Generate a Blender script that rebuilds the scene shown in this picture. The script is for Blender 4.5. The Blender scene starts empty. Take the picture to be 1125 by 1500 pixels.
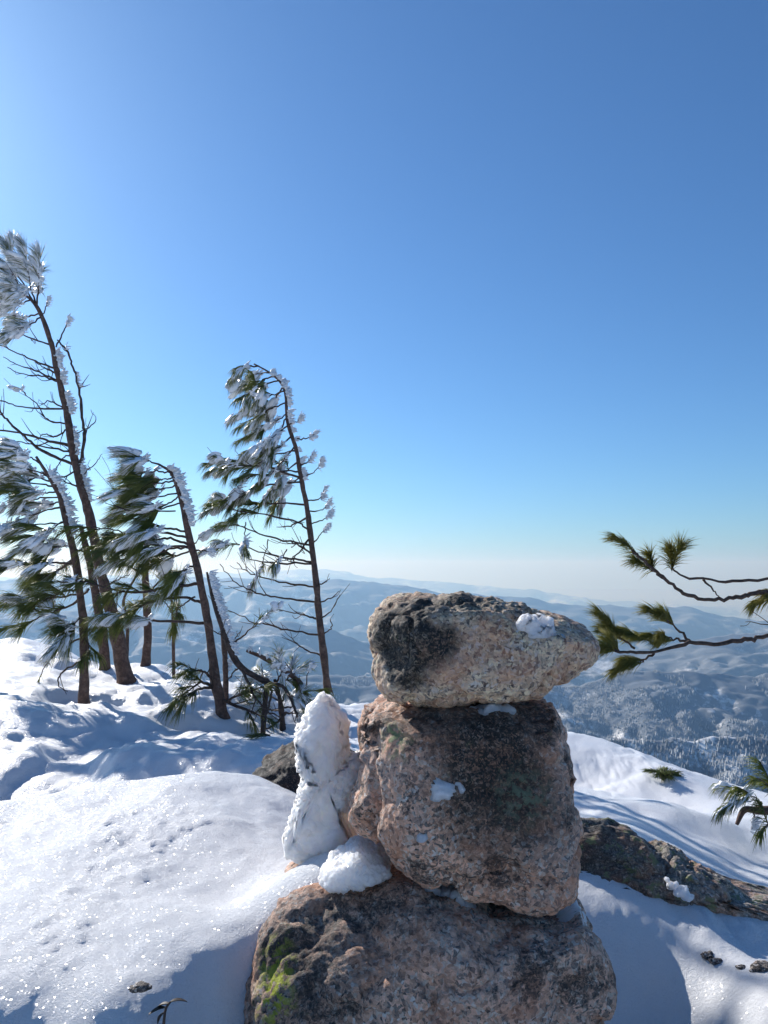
import bpy, math, random
import numpy as np
from mathutils import Vector
random.seed(7); rng = np.random.default_rng(7)
scene = bpy.context.scene
col = scene.collection

# ------------------------------------------------------------------ camera, sky, sun, exposure
F = 1127.0; PITCH = math.radians(4.27)
cd = bpy.data.cameras.new('camera'); cam = bpy.data.objects.new('camera', cd); col.objects.link(cam)
cd.sensor_fit = 'VERTICAL'; cd.sensor_height = 36.0; cd.sensor_width = 27.0
cd.lens = F/1500*36.0; cd.clip_start = 0.02; cd.clip_end = 200000
cam.location = (0, 0, 0); cam.rotation_euler = (math.pi/2 + PITCH, 0, 0)
scene.camera = cam
SUN_AZ, SUN_EL = math.radians(-41), math.radians(28.5)     # ahead of the camera, to the left
w = bpy.data.worlds.new('World'); scene.world = w; w.use_nodes = True
nt = w.node_tree; bg = nt.nodes['Background']
sky = nt.nodes.new('ShaderNodeTexSky'); sky.sky_type = 'NISHITA'; sky.sun_disc = False
sky.sun_elevation = SUN_EL; sky.sun_rotation = SUN_AZ
sky.altitude = 800; sky.air_density = 1.0; sky.dust_density = 0.85; sky.ozone_density = 7
tint = nt.nodes.new('ShaderNodeMix'); tint.data_type = 'RGBA'; tint.blend_type = 'MULTIPLY'; tint.inputs[0].default_value = 1
tint.inputs[7].default_value = (.72, .97, 1.10, 1)          # deep winter blue over the whole sky
nt.links.new(sky.outputs[0], tint.inputs[6]); nt.links.new(tint.outputs[2], bg.inputs[0]); bg.inputs[1].default_value = 0.085
sd = bpy.data.lights.new('sun', 'SUN'); sd.energy = 4.3; sd.angle = math.radians(0.53); sd.color = (1, .97, .93)
sun = bpy.data.objects.new('sun', sd); col.objects.link(sun)
to_sun = Vector((math.sin(SUN_AZ)*math.cos(SUN_EL), math.cos(SUN_AZ)*math.cos(SUN_EL), math.sin(SUN_EL)))
sun.rotation_euler = to_sun.to_track_quat('Z', 'Y').to_euler(); sun.location = to_sun*30
vs = scene.view_settings; vs.view_transform = 'Standard'; vs.look = 'None'; vs.gamma = 1; vs.use_curve_mapping = False
vs.exposure = 0.52
scene.render.engine = 'CYCLES'
scene.cycles.use_denoising = True
scene.cycles.max_bounces = 6; scene.cycles.diffuse_bounces = 4; scene.cycles.volume_bounces = 0
scene.cycles.sample_clamp_indirect = 4

# ------------------------------------------------------------------ helpers
def P(px, py, Y):
    """world point at depth Y that stands at photo pixel (px, py)"""
    u = (px-562.5)/F; v = (750-py)/F
    yy = math.cos(PITCH)-v*math.sin(PITCH); zz = math.sin(PITCH)+v*math.cos(PITCH)
    return np.array([u*Y/yy, Y, zz*Y/yy])

def hash3(i, j, k):
    h = (i.astype(np.int64)*374761393 + j.astype(np.int64)*668265263 + k.astype(np.int64)*2147483647) & 0xffffffff
    h = ((h ^ (h >> 13))*1274126177) & 0xffffffff
    h = ((h ^ (h >> 16))*2246822519) & 0xffffffff
    return ((h ^ (h >> 15)) & 0xffffff)/float(0xffffff)*2-1

def vnoise(p):
    p = np.asarray(p, float); f = np.floor(p); t = p-f; t = t*t*t*(t*(t*6-15)+10); f = f.astype(np.int64)
    r = 0
    for a in (0, 1):
        for b in (0, 1):
            for c in (0, 1):
                wgt = (t[:, 0] if a else 1-t[:, 0])*(t[:, 1] if b else 1-t[:, 1])*(t[:, 2] if c else 1-t[:, 2])
                r = r + wgt*hash3(f[:, 0]+a, f[:, 1]+b, f[:, 2]+c)
    return r

def fbm(p, octv=4, gain=.5):
    s = 0; a = 1
    for k in range(octv):
        s = s + a*vnoise(p*(2.03**k)+17.3*k); a *= gain
    return s

def sstep(a, b, x):
    t = np.clip((x-a)/(b-a), 0, 1); return t*t*(3-2*t)

def mesh_from(name, V, Fc, mat, smooth=True):
    me = bpy.data.meshes.new(name)
    V = np.asarray(V, np.float32)
    if isinstance(Fc, np.ndarray):
        n, k = Fc.shape
        me.vertices.add(len(V)); me.vertices.foreach_set('co', V.ravel())
        me.loops.add(n*k); me.loops.foreach_set('vertex_index', Fc.astype(np.int32).ravel())
        me.polygons.add(n); me.polygons.foreach_set('loop_start', np.arange(0, n*k, k, dtype=np.int32))
        me.polygons.foreach_set('loop_total', np.full(n, k, np.int32))
        me.update(calc_edges=True)
    else:
        me.from_pydata(V.tolist(), [], Fc)
    if smooth: me.polygons.foreach_set('use_smooth', np.ones(len(me.polygons), bool))
    me.materials.append(mat); me.update()
    return me

def link(name, me, parent=None, loc=(0, 0, 0)):
    o = bpy.data.objects.new(name, me); col.objects.link(o); o.location = loc
    if parent: o.parent = parent
    return o

def tag(o, label=None, cat=None, group=None, kind=None):
    if label: o['label'] = label
    if cat: o['category'] = cat
    if group: o['group'] = group
    if kind: o['kind'] = kind
    return o

def thing(name, loc, label, cat, group=None):
    o = bpy.data.objects.new(name, None); col.objects.link(o); o.location = loc; o.empty_display_size = .1
    return tag(o, label, cat, group)

def grid_faces(nu, nv):
    i = np.arange(nu-1)[:, None]*nv+np.arange(nv-1)[None, :]
    return np.stack([i, i+nv, i+nv+1, i+1], -1).reshape(-1, 4)

# ------------------------------------------------------------------ materials
class M:
    def __init__(s, name):
        s.m = bpy.data.materials.new(name); s.m.use_nodes = True; s.t = s.m.node_tree
        s.b = s.t.nodes['Principled BSDF']; s.tc = s.n('ShaderNodeTexCoord').outputs['Object']
    def n(s, typ, **kw):
        x = s.t.nodes.new(typ)
        for k, v in kw.items(): setattr(x, k, v)
        return x
    def set(s, inp, v):
        if isinstance(v, bpy.types.NodeSocket): s.t.links.new(v, inp)
        else: inp.default_value = v
    def noise(s, scale, detail=4, rough=.55, vec=None, dist=0):
        x = s.n('ShaderNodeTexNoise'); s.set(x.inputs['Vector'], vec or s.tc); x.inputs['Scale'].default_value = scale
        x.inputs['Detail'].default_value = detail; x.inputs['Roughness'].default_value = rough; x.inputs['Distortion'].default_value = dist
        return x.outputs[0]
    def vor(s, scale, out='Color', vec=None, feature='F1'):
        x = s.n('ShaderNodeTexVoronoi', feature=feature); s.set(x.inputs['Vector'], vec or s.tc); x.inputs['Scale'].default_value = scale
        return x.outputs[out]
    def ramp(s, fac, stops, interp='LINEAR'):
        x = s.n('ShaderNodeValToRGB'); e = x.color_ramp.elements; x.color_ramp.interpolation = interp
        while len(e) < len(stops): e.new(.5)
        for el, (p, c) in zip(e, stops):
            el.position = p; el.color = (c, c, c, 1) if isinstance(c, (int, float)) else (*c, 1)
        s.set(x.inputs[0], fac); return x.outputs[0]
    def math(s, op, a, b=0.0):
        x = s.n('ShaderNodeMath', operation=op); s.set(x.inputs[0], a); s.set(x.inputs[1], b); return x.outputs[0]
    def mix(s, fac, a, b, mode='MIX'):
        x = s.n('ShaderNodeMix', data_type='RGBA', blend_type=mode)
        s.set(x.inputs[0], fac)
        for i, v in ((6, a), (7, b)): s.set(x.inputs[i], (*v, 1) if isinstance(v, tuple) and len(v) == 3 else v)
        return x.outputs[2]
    def near(s, c, r0, r1, sc=(1, 1, 1), warp=0, wscale=20):
        """1 inside r0 of local point c, 0 outside r1, edge broken by noise"""
        v = s.n('ShaderNodeVectorMath', operation='SUBTRACT'); s.set(v.inputs[0], s.tc); v.inputs[1].default_value = c
        m = s.n('ShaderNodeVectorMath', operation='MULTIPLY'); s.set(m.inputs[0], v.outputs[0]); m.inputs[1].default_value = sc
        l = s.n('ShaderNodeVectorMath', operation='LENGTH'); s.set(l.inputs[0], m.outputs[0]); d = l.outputs['Value']
        if warp: d = s.math('ADD', d, s.math('MULTIPLY', s.math('SUBTRACT', s.noise(wscale, 5, .65), .5), warp))
        x = s.n('ShaderNodeMapRange'); s.set(x.inputs[0], d); x.inputs[1].default_value = r0; x.inputs[2].default_value = r1
        x.inputs[3].default_value = 1; x.inputs[4].default_value = 0; return x.outputs[0]
    def bump(s, h, strength, dist, normal=None):
        x = s.n('ShaderNodeBump'); s.set(x.inputs['Height'], h); x.inputs['Strength'].default_value = strength
        x.inputs['Distance'].default_value = dist
        if normal: s.set(x.inputs['Normal'], normal)
        return x.outputs[0]
    def out(s, color, rough=.8, normal=None, **kw):
        s.set(s.b.inputs['Base Color'], (*color, 1) if isinstance(color, tuple) and len(color) == 3 else color)
        s.set(s.b.inputs['Roughness'], rough)
        if normal: s.set(s.b.inputs['Normal'], normal)
        for k, v in kw.items(): s.set(s.b.inputs[k.replace('_', ' ')], v)
        return s.m

def snow_mat(name, grain=1.0, sss=0.0, rough=.45):
    m = M(name)
    c = m.ramp(m.noise(9, 3), [(.3, (.87, .89, .92)), (.7, (.93, .935, .945))])
    n1 = m.bump(m.noise(60, 4, .6), .16*grain, .012)
    n2 = m.bump(m.noise(190, 6, .8), .9*grain, .0065, n1)
    n3 = m.bump(m.vor(620, 'Distance'), .6*grain, .0012, n2)
    kw = dict(Specular_IOR_Level=.5)
    vc = m.vor(480, 'Color'); off = m.n('ShaderNodeVectorMath', operation='SUBTRACT'); m.set(off.inputs[0], vc); off.inputs[1].default_value = (.5, .5, .5)
    sc = m.n('ShaderNodeVectorMath', operation='SCALE'); m.set(sc.inputs[0], off.outputs[0]); sc.inputs['Scale'].default_value = 1.5
    ad = m.n('ShaderNodeVectorMath', operation='ADD'); m.set(ad.inputs[0], sc.outputs[0]); m.set(ad.inputs[1], m.n('ShaderNodeNewGeometry').outputs['Normal'])
    nm = m.n('ShaderNodeVectorMath', operation='NORMALIZE'); m.set(nm.inputs[0], ad.outputs[0])
    sp = m.n('ShaderNodeSeparateColor'); m.set(sp.inputs[0], vc); m.set(m.b.inputs['Coat Normal'], nm.outputs[0])
    kw.update(Coat_Weight=m.ramp(sp.outputs[2], [(.72, 0), (.76, .5)]), Coat_Roughness=.22)      # ice crystals that catch the sun
    if sss: kw.update(Subsurface_Weight=sss, Subsurface_Radius=(1, .9, .8), Subsurface_Scale=.06)
    return m.out(c, rough, n3, **kw)

def granite(name, seed, tone, dark=(), green=(), moss=.0, blot=.72):
    m = M(name)
    mp = m.n('ShaderNodeMapping'); m.set(mp.inputs[0], m.tc); mp.inputs['Location'].default_value = (seed, seed*.7, seed*1.3); v = mp.outputs[0]
    wv = m.n('ShaderNodeVectorMath', operation='ADD'); m.set(wv.inputs[0], v)
    wn = m.n('ShaderNodeTexNoise'); m.set(wn.inputs['Vector'], v); wn.inputs['Scale'].default_value = 90
    sc = m.n('ShaderNodeVectorMath', operation='SCALE'); m.set(sc.inputs[0], wn.outputs['Color']); sc.inputs['Scale'].default_value = .012
    m.set(wv.inputs[1], sc.outputs[0]); vw = wv.outputs[0]
    sep = m.n('ShaderNodeSeparateColor'); m.set(sep.inputs[0], m.vor(225, 'Color', vw)); g = sep.outputs[0]
    sep2 = m.n('ShaderNodeSeparateColor'); m.set(sep2.inputs[0], m.vor(420, 'Color', vw)); g2 = sep2.outputs[1]
    pal = [(0, (.035, .03, .03)), (.08, (.13, .11, .10)), (.19, tuple(t*.6 for t in tone)), (.40, tone),
           (.66, tuple(min(1, t*1.35) for t in tone)), (.82, (.66, .56, .46)), (.94, (.80, .74, .67))]
    c = m.ramp(g, pal, 'CONSTANT')
    c2 = m.ramp(g2, [(0, .03), (.11, (.30, .25, .22)), (.36, tuple(min(1, t*.95) for t in tone)), (.76, (.72, .62, .52))], 'CONSTANT')
    c = m.mix(.28, c, c2)
    # broad staining: brown-pink against grey
    c = m.mix(m.ramp(m.noise(7, 5, .6, v), [(.45, 0), (.66, .6)]), c, m.mix(.5, c, (.33, .30, .30)))
    c = m.mix(m.ramp(m.noise(13, 5, .65, v), [(.46, 0), (.62, .9)]), c, m.mix(.5, c, (.66, .27, .13)))
    # thin black lichen crust in blotches
    t0 = .54 if blot > .5 else .56
    bl = m.ramp(m.noise(11, 8, .74, v), [(t0, 0), (t0+.045, min(.9, blot*1.2))])
    c = m.mix(bl, c, m.mix(m.ramp(g2, [(.3, 0), (.9, .45)]), (.035, .033, .032), c))
    for (p, r0, r1, s3) in dark:
        k = m.near(p, r0, r1, s3, .09, 16)
        k = m.math('MULTIPLY', k, m.ramp(m.noise(60, 6, .7, v), [(.30, .6), (.48, 1)]))
        c = m.mix(k, c, m.mix(m.ramp(g2, [(.5, 0), (1, .35)]), (.022, .022, .02), c))
    c = m.mix(m.ramp(m.noise(38, 5, .7, v), [(.66-.14*moss, 0), (.72-.14*moss, moss)]), c, (.19, .22, .10))
    for (p, r0, r1, s3, colr) in green:
        k = m.math('MULTIPLY', m.near(p, r0, r1, s3, .05, 45), m.ramp(m.noise(75, 5, .7, v), [(.47, 0), (.52, 1)]))
        c = m.mix(k, c, m.mix(m.noise(200, 2), colr, tuple(x*.5 for x in colr)))
    b1 = m.bump(m.noise(45, 8, .72, v), .8, .0085)
    b2 = m.bump(m.noise(160, 5, .7, v), .8, .0035, b1)
    b3 = m.bump(g, .35, .0012, b2)
    return m.out(c, m.ramp(g2, [(0, .55), (1, .9)]), b3, Specular_IOR_Level=.35)

def bark_mat():
    m = M('pine_bark')
    c = m.ramp(m.noise(34, 7, .7), [(.3, (.04, .028, .024)), (.5, (.12, .07, .052)), (.74, (.26, .16, .12))])
    c = m.mix(m.ramp(m.noise(60, 4), [(.6, 0), (.72, .6)]), c, (.22, .20, .18))
    return m.out(c, .85, m.bump(m.noise(90, 6, .7), .9, .006))
def plain(name, c0, c1, scale, rough=.7, **kw):
    m = M(name); return m.out(m.ramp(m.noise(scale, 3), [(.35, c0), (.65, c1)]), rough, **kw)

def needle_mat(name, c0, c1):
    m = M(name); c = m.ramp(m.noise(14, 3), [(.35, c0), (.65, c1)]); mat = m.out(c, .42)
    tr = m.n('ShaderNodeBsdfTranslucent'); m.set(tr.inputs[0], m.mix(.5, c, (.45, .42, .08))); mx = m.n('ShaderNodeMixShader'); mx.inputs[0].default_value = .55
    m.t.links.new(m.b.outputs[0], mx.inputs[1]); m.t.links.new(tr.outputs[0], mx.inputs[2]); m.t.links.new(mx.outputs[0], m.t.nodes['Material Output'].inputs[0]); return mat
SNOW = snow_mat('packed_snow'); SNOWC = snow_mat('snow_chunk_ice', .7, .9)
RIME = plain('rime_ice', (.84, .87, .91), (.92, .93, .94), 60, .35, Subsurface_Weight=.0)
BARK = bark_mat()
TWIG = plain('twig_bark', (.035, .024, .02), (.11, .07, .052), 50, .85)
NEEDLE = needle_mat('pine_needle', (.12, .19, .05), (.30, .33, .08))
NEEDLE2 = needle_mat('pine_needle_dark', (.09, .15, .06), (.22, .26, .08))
LEAF = plain('dry_leaf', (.015, .012, .009), (.05, .032, .018), 60, .6)

# ------------------------------------------------------------------ snow covered summit (one height field)
W = lambda x, y, z: np.array([x, y, z], float)
ctrl = [P(*a) for a in [
    (-150, 1500, .99), (0, 1500, .99), (120, 1500, .995), (240, 1500, 1.005), (350, 1495, 1.07), (-150, 1462, 1.008), (0, 1462, 1.008), (120, 1462, 1.012), (240, 1460, 1.03), (350, 1445, 1.10), (-150, 1420, 1.052), (0, 1420, 1.052), (120, 1420, 1.055), (240, 1415, 1.07), (350, 1390, 1.145), (-150, 1375, 1.105), (0, 1372, 1.11), (120, 1372, 1.11), (240, 1362, 1.125), (350, 1340, 1.18), (380, 1312, 1.22), (412, 1266, 1.26), (455, 1248, 1.29), (505, 1250, 1.27), (545, 1264, 1.22),
    (0, 1300, 1.28), (200, 1300, 1.28), (380, 1296, 1.27), (450, 1262, 1.4), (-200, 1300, 1.28),
    (-200, 1182, 1.75), (0, 1179, 1.75), (180, 1158, 1.85), (340, 1140, 1.92), (430, 1196, 1.7),
    (-150, 1160, 2.55), (0, 1160, 2.55), (200, 1135, 2.55), (350, 1105, 2.6), (470, 1110, 2.6),
    (-150, 1080, 3.1), (0, 1080, 3.1), (200, 1078, 3.15), (350, 1075, 3.2), (420, 1072, 3.4),
    (-200, 1000, 3.9), (0, 1000, 3.9), (122, 1006, 3.9), (250, 1006, 4.1), (326, 1042, 3.7), (400, 1062, 3.7), (486, 1042, 4.0),
    (184, 994, 4.5), (150, 984, 4.75), (213, 978, 4.85), (0, 938, 5.6), (70, 942, 5.6), (255, 987, 4.6), (-300, 930, 5.6), (330, 1000, 4.5),
    (540, 1036, 4.5), (700, 1046, 4.4), (845, 1074, 4.1), (950, 1118, 3.7), (1010, 1143, 3.5), (1125, 1172, 3.3), (1250, 1200, 3.1),
    (850, 1106, 3.85), (850, 1152, 3.68), (960, 1150, 3.5), (1010, 1180, 3.3), (850, 1185, 2.6), (930, 1195, 2.5), (1000, 1190, 2.65), (1060, 1250, 2.42), (1110, 1285, 2.28), (1200, 1230, 2.8), (870, 1200, 2.1), (1000, 1265, 2.0), (1125, 1312, 1.92), (1250, 1360, 1.85),
    (620, 1100, 2.8), (620, 1160, 2.2), (900, 1330, 1.6), (1000, 1365, 1.55), (930, 1400, 1.53), (1000, 1430, 1.49), (900, 1500, 1.45), (1000, 1500, 1.44), (1060, 1440, 1.42), (1125, 1410, 1.46), (1090, 1500, 1.33), (1150, 1500, 1.27), (1300, 1450, 1.3)]]
ctrl += [W(.1, 1.25, -.84), W(-.08, .97, -.78), W(-.13, 1.06, -.70), W(-.05, 1.08, -.70), W(.03, 1.12, -.70), W(.1, .95, -.88), W(.4, 1.1, -.95),
         W(-.9, .8, -.69), W(-.5, .8, -.70), W(-.28, .8, -.70), W(-1.0, 2.2, -.80), W(-.6, 2.25, -.80), W(-1.5, 2.15, -.80), W(-.3, 2.35, -.78), W(0, 0, -.95), W(-1, 0, -1), W(1, 0, -.95), W(0, -3, -1.1), W(-3, -3, -1), W(3, -3, -1.2),
         W(-3, 1, -.6), W(-3, 2, -.6), W(-4.5, 4, -.5), W(-5, 6, -.5), W(-3.6, 7, -.9), W(-1.6, 6.6, -1.7), W(0, 6, -1.7), W(1.5, 6, -2.3), W(3.2, 5, -2.5),
         W(2.6, 4, -1.5), W(4, 3, -1.7), W(4, 1, -1.2), W(4, -1, -1.2)]
C = np.array(ctrl)
A = np.sqrt(((C[:, None, :2]-C[None, :, :2])**2).sum(-1)+.012)
n = len(C); Q = np.c_[np.ones(n), C[:, :2]]
S = np.block([[A - 1e-3*np.eye(n), Q], [Q.T, np.zeros((3, 3))]])
sol = np.linalg.solve(S, np.r_[C[:, 2], 0, 0, 0])
def ground_raw(x, y):
    sh = x.shape; p = np.stack([x.ravel(), y.ravel()], -1); z = np.empty(len(p))
    for s in range(0, len(p), 40000):
        q = p[s:s+40000]; d = np.sqrt(((q[:, None]-C[None, :, :2])**2).sum(-1)+.012)
        z[s:s+40000] = d@sol[:n] + sol[n] + q@sol[n+1:]
    return z.reshape(sh)
def ground(x, y):
    x = np.asarray(x, float); y = np.asarray(y, float)
    z = ground_raw(np.clip(x, -6, 5), np.clip(y, -4, 7.2))
    # beyond the crest the summit falls away to the valley
    z = z - .9*np.maximum(0, y-7.0) - .5*np.maximum(0, x-4.2) - .12*np.maximum(0, -x-5)
    p = np.stack([x.ravel(), y.ravel(), np.zeros(x.size)], -1)
    far = sstep(2.1, 2.8, p[:, 1])
    z1 = .016*fbm(p*3.2, 3) + .010*fbm(p*9+5, 3)*(.6+far)*(1-.75*sstep(.2, .45, p[:, 0])) + .03*far*(1-.7*sstep(.3, .5, p[:, 0]))*fbm(p*2.1+40, 2)
    lum = sstep(.05, .55, vnoise(p*4.3+9))                       # crumbly patches on the near mound
    near = sstep(.85, 1.0, p[:, 1])*(1-sstep(1.45, 1.75, p[:, 1]))*(1-sstep(-.35, -.15, p[:, 0]))
    z1 = z1 + near*lum*(.005*np.maximum(0, fbm(p*34+3, 4))+.003*np.abs(fbm(p*75, 2)))
    rgt = sstep(.3, .5, p[:, 0])
    z1 = z1 + rgt*(.010*np.abs(vnoise(p*14+2))+.006*np.abs(vnoise(p*37)))*sstep(-.1, .5, vnoise(p*3+70))
    # old footprints and wind hollows on the tree slope
    z1 = z1 - far*(1-rgt)*.05*sstep(.45, .8, vnoise(p*np.array([2.6, 3.4, 1])+21))
    z1 = z1 + .0009*fbm(p*80, 2)*(1-far) + .005*far*(1-.8*sstep(.2, .45, p[:, 0]))*fbm(p*18+3, 3)
    return z + z1.reshape(x.shape)
def axis(segs):
    a = []
    for (s, e, d) in segs: a += list(np.arange(s, e, d))
    return np.array(a+[segs[-1][1]])
xs = axis([(-40, -12, 2), (-12, -4, .3), (-4, -2.2, .05), (-2.2, -1.1, .02), (-1.1, 1.3, .0065), (1.3, 2.6, .02), (2.6, 5, .06), (5, 14, .4), (14, 40, 2)])
ys = axis([(-40, -8, 2), (-8, -1, .25), (-1, .75, .05), (.75, 2.3, .0065), (2.3, 4.2, .018), (4.2, 7.5, .04), (7.5, 14, .3)])
X, Yg = np.meshgrid(xs, ys, indexing='ij')
Z = ground(X, Yg)
V = np.stack([X, Yg, Z], -1).reshape(-1, 3)
tag(link('snow_ground', mesh_from('snow_ground', V, grid_faces(len(xs), len(ys)), SNOW)), kind='structure')
def gz(x, y): return float(ground(np.array([x]), np.array([y]))[0])

# ------------------------------------------------------------------ mountains across the valley
def ridge_mat(name, lo, hi, scale, stretch=1.0):
    m = M(name)
    mp = m.n('ShaderNodeMapping'); m.set(mp.inputs[0], m.tc); mp.inputs['Scale'].default_value = (1, stretch, 1)
    f = m.noise(scale, 9, .62, mp.outputs[0]); g = m.noise(scale*9, 5, .7)
    k = m.ramp(m.math('ADD', m.math('MULTIPLY', f, .72), m.math('MULTIPLY', g, .28)), [(lo, 0), (hi, 1)])
    return m.out(m.mix(k, (.17, .20, .24), (.84, .86, .88)), .9)
def ridge(name, crest, R, Lf, drop, mat, seed, nu=420, nv=120, rough=1.0):
    cx = np.array([c[0] for c in crest], float); cy = np.array([c[1] for c in crest], float)
    px = np.linspace(cx[0], cx[-1], nu); py = np.interp(px, cx, cy)
    ker = np.hanning(9); ker /= ker.sum(); py = np.convolve(np.pad(py, 4, 'edge'), ker, 'valid')
    py = py+1.6*fbm(np.stack([px/23, px*0+seed, px*0], -1), 4)*(1 if R > 5000 else 2.2); top = np.array([P(a, b, R) for a, b in zip(px, py)])
    v = np.r_[np.linspace(-.35, 0, 12)[:-1], np.linspace(0, 1, nv)]
    U, Vv = np.meshgrid(np.arange(nu), v, indexing='ij')
    x = top[U, 0]; y = R - Vv*Lf; s = np.abs(Vv)
    q = np.stack([x.ravel()/Lf, y.ravel()/Lf, np.full(x.size, seed*3.7)], -1)
    nz = (1-np.abs(fbm(q*3.1, 5)))-.6
    env = sstep(0, .35, s)*(1.0)
    z = top[U, 2] - drop*np.where(Vv < 0, 1.2*s, 1-(1-np.clip(s, 0, 1))**1.35) + env*drop*.42*rough*nz.reshape(x.shape)
    z = z + drop*.012*fbm(q*40, 3).reshape(x.shape)
    o = link(name, mesh_from(name, np.stack([x, y, z], -1).reshape(-1, 3), grid_faces(nu, len(v)), mat))
    tag(o, kind='structure'); return x, y, z
MT = [ridge_mat('far_range_snow', .48, .62, .0005), ridge_mat('range_snow', .53, .62, .0009, .6), ridge_mat('ridge_forest', .56, .64, .0016),
      ridge_mat('hill_forest', .54, .62, .0036), ridge_mat('near_hill_forest', .52, .60, .008)]
ridge('far_mountains', [(-900, 850), (0, 846), (300, 840), (430, 836), (480, 833), (542, 846), (593, 848), (667, 855), (740, 861), (769, 863), (820, 869), (872, 878), (960, 884), (1125, 892), (1300, 886), (2000, 880)],
      26000, 4200, 1000, MT[0], 1)
ridge('mountain_range', [(-900, 860), (0, 850), (200, 848), (330, 846), (420, 850), (483, 849), (530, 852), (571, 855), (652, 869), (760, 874), (825, 885), (884, 887), (958, 891), (993, 888), (1020, 891), (1052, 902), (1089, 907), (1125, 910), (1250, 925), (2000, 930)],
      11000, 2300, 800, MT[1], 2)
ridge('forested_ridge', [(-900, 900), (-100, 903), (100, 893), (250, 906), (340, 911), (430, 911), (480, 922), (560, 948), (700, 968), (850, 962), (940, 952), (1030, 935), (1125, 925), (1400, 915), (2000, 925)],
      5600, 1500, 560, MT[2], 3)
hx = ridge('valley_hill', [(-900, 990), (300, 985), (450, 990), (600, 992), (850, 1003), (900, 990), (960, 983), (1050, 985), (1125, 990), (1400, 1000), (2000, 1000)],
           3100, 900, 330, MT[3], 4)
nx = ridge('near_forest_hill', [(-900, 1050), (200, 1040), (450, 1030), (700, 1080), (860, 1088), (960, 1083), (1040, 1081), (1125, 1079), (1400, 1075), (2000, 1090)],
           1600, 560, 300, MT[4], 5)
vf = np.array([[-60000, -20000, -1500], [60000, -20000, -1500], [60000, 60000, -1500], [-60000, 60000, -1500]])
tag(link('valley_floor', mesh_from('valley_floor', vf, np.array([[0, 1, 2, 3]]), MT[3])), kind='structure')

# far woods: tens of thousands of small frosted firs, one mass for each hill
def wood(name, grid, count, h, mat, label):
    x, y, z = grid; nu, nv = x.shape
    i = rng.integers(0, nu-1, count*3); j = rng.integers(12, nv-1, count*3)
    a, b = rng.random(count*3), rng.random(count*3)
    px = x[i, j]*(1-a)+x[i+1, j]*a; py = y[i, j]*(1-b)+y[i, j+1]*b
    pz = (z[i, j]*(1-a)+z[i+1, j]*a)*(1-b)+(z[i, j+1]*(1-a)+z[i+1, j+1]*a)*b
    keep = fbm(np.stack([px/260, py/260, 0*px], -1), 4) + .5*vnoise(np.stack([px/45, py/45, 0*px], -1)) > -.28
    ok = keep & (np.abs(px/py-.0) < .8); px, py, pz = px[ok][:count], py[ok][:count], pz[ok][:count]; m = len(px)
    hh = h*(.6+.8*rng.random(m)); r = hh*(.17+.08*rng.random(m)); th = rng.random(m)*6.28
    Vt = np.empty((m, 6, 3))
    for k in range(5):
        Vt[:, k, 0] = px+r*np.cos(th+k*1.2566); Vt[:, k, 1] = py+r*np.sin(th+k*1.2566); Vt[:, k, 2] = pz-.5
    Vt[:, 5] = np.stack([px, py, pz+hh], -1)
    f = np.array([[k, (k+1) % 5, 5] for k in range(5)])
    Fc = (np.arange(m)[:, None, None]*6+f[None]).reshape(-1, 3)
    tag(link(name, mesh_from(name, Vt.reshape(-1, 3), Fc, mat, False)), label, 'forest', kind='stuff')
FIR = plain('frosted_fir', (.15, .17, .19), (.55, .58, .60), .02, .9)
wood('far_forest', hx, 34000, 9, FIR, 'blue hazy forest covering the low hill across the valley')
wood('near_forest', nx, 26000, 9, FIR, 'speckled frosted forest on the nearest hillside below the summit')

# ------------------------------------------------------------------ stones
def ico(sub):
    import bmesh
    bm = bmesh.new(); bmesh.ops.create_icosphere(bm, subdivisions=sub, radius=1)
    V = np.array([v.co for v in bm.verts]); Fc = np.array([[v.index for v in f.verts] for f in bm.faces]); bm.free(); return V, Fc
ICO = {}
def icos(s):
    if s not in ICO: ICO[s] = ico(s)
    return ICO[s][0].copy(), ICO[s][1]
def normals(V, Fc):
    a, b, c = V[Fc[:, 0]], V[Fc[:, 1]], V[Fc[:, 2]]; fn = np.cross(b-a, c-a); N = np.zeros_like(V)
    for k in range(3): np.add.at(N, Fc[:, k], fn)
    return N/np.maximum(np.linalg.norm(N, axis=1, keepdims=True), 1e-12)
def outline_body(outline, ctr, Y, Df, Db, nexp, sub, planes=()):
    """closed body whose widest section has the given outline; Df / Db: depth to the front / back"""
    c = P(*ctr, Y); Yo = Y-.25*Df; co = P(*ctr, Yo); pts = np.array([P(a, b, Yo)-co for a, b in outline]); th = np.arctan2(pts[:, 2], pts[:, 0]); r = np.hypot(pts[:, 0], pts[:, 2])
    o = np.argsort(th); th, r = th[o], r[o]
    D, Fc = icos(sub); s = D[:, 1]; rho = np.hypot(D[:, 0], D[:, 2]); t = np.arctan2(D[:, 2], D[:, 0])
    R = np.interp(t, np.r_[th[-3:]-2*np.pi, th, th[:3]+2*np.pi], np.r_[r[-3:], r, r[:3]])
    k = 1/(np.abs(s)**nexp+rho**nexp)**(1/nexp)
    dep = np.where(s < 0, Df, Db)
    # the section rounds off more near front and back poles than at the rim
    V = np.stack([R*rho*k*np.cos(t), dep*s*k, R*rho*k*np.sin(t)], -1)
    for (nx_, ny_, nz_, d) in planes:
        nn = np.array([nx_, ny_, nz_], float); nn /= np.linalg.norm(nn); e = V@nn-d
        soft = .006*np.log1p(np.exp(np.clip(e/.006, -30, 30))); V = V-soft[:, None]*nn*.9
    return c, V, Fc
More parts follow.
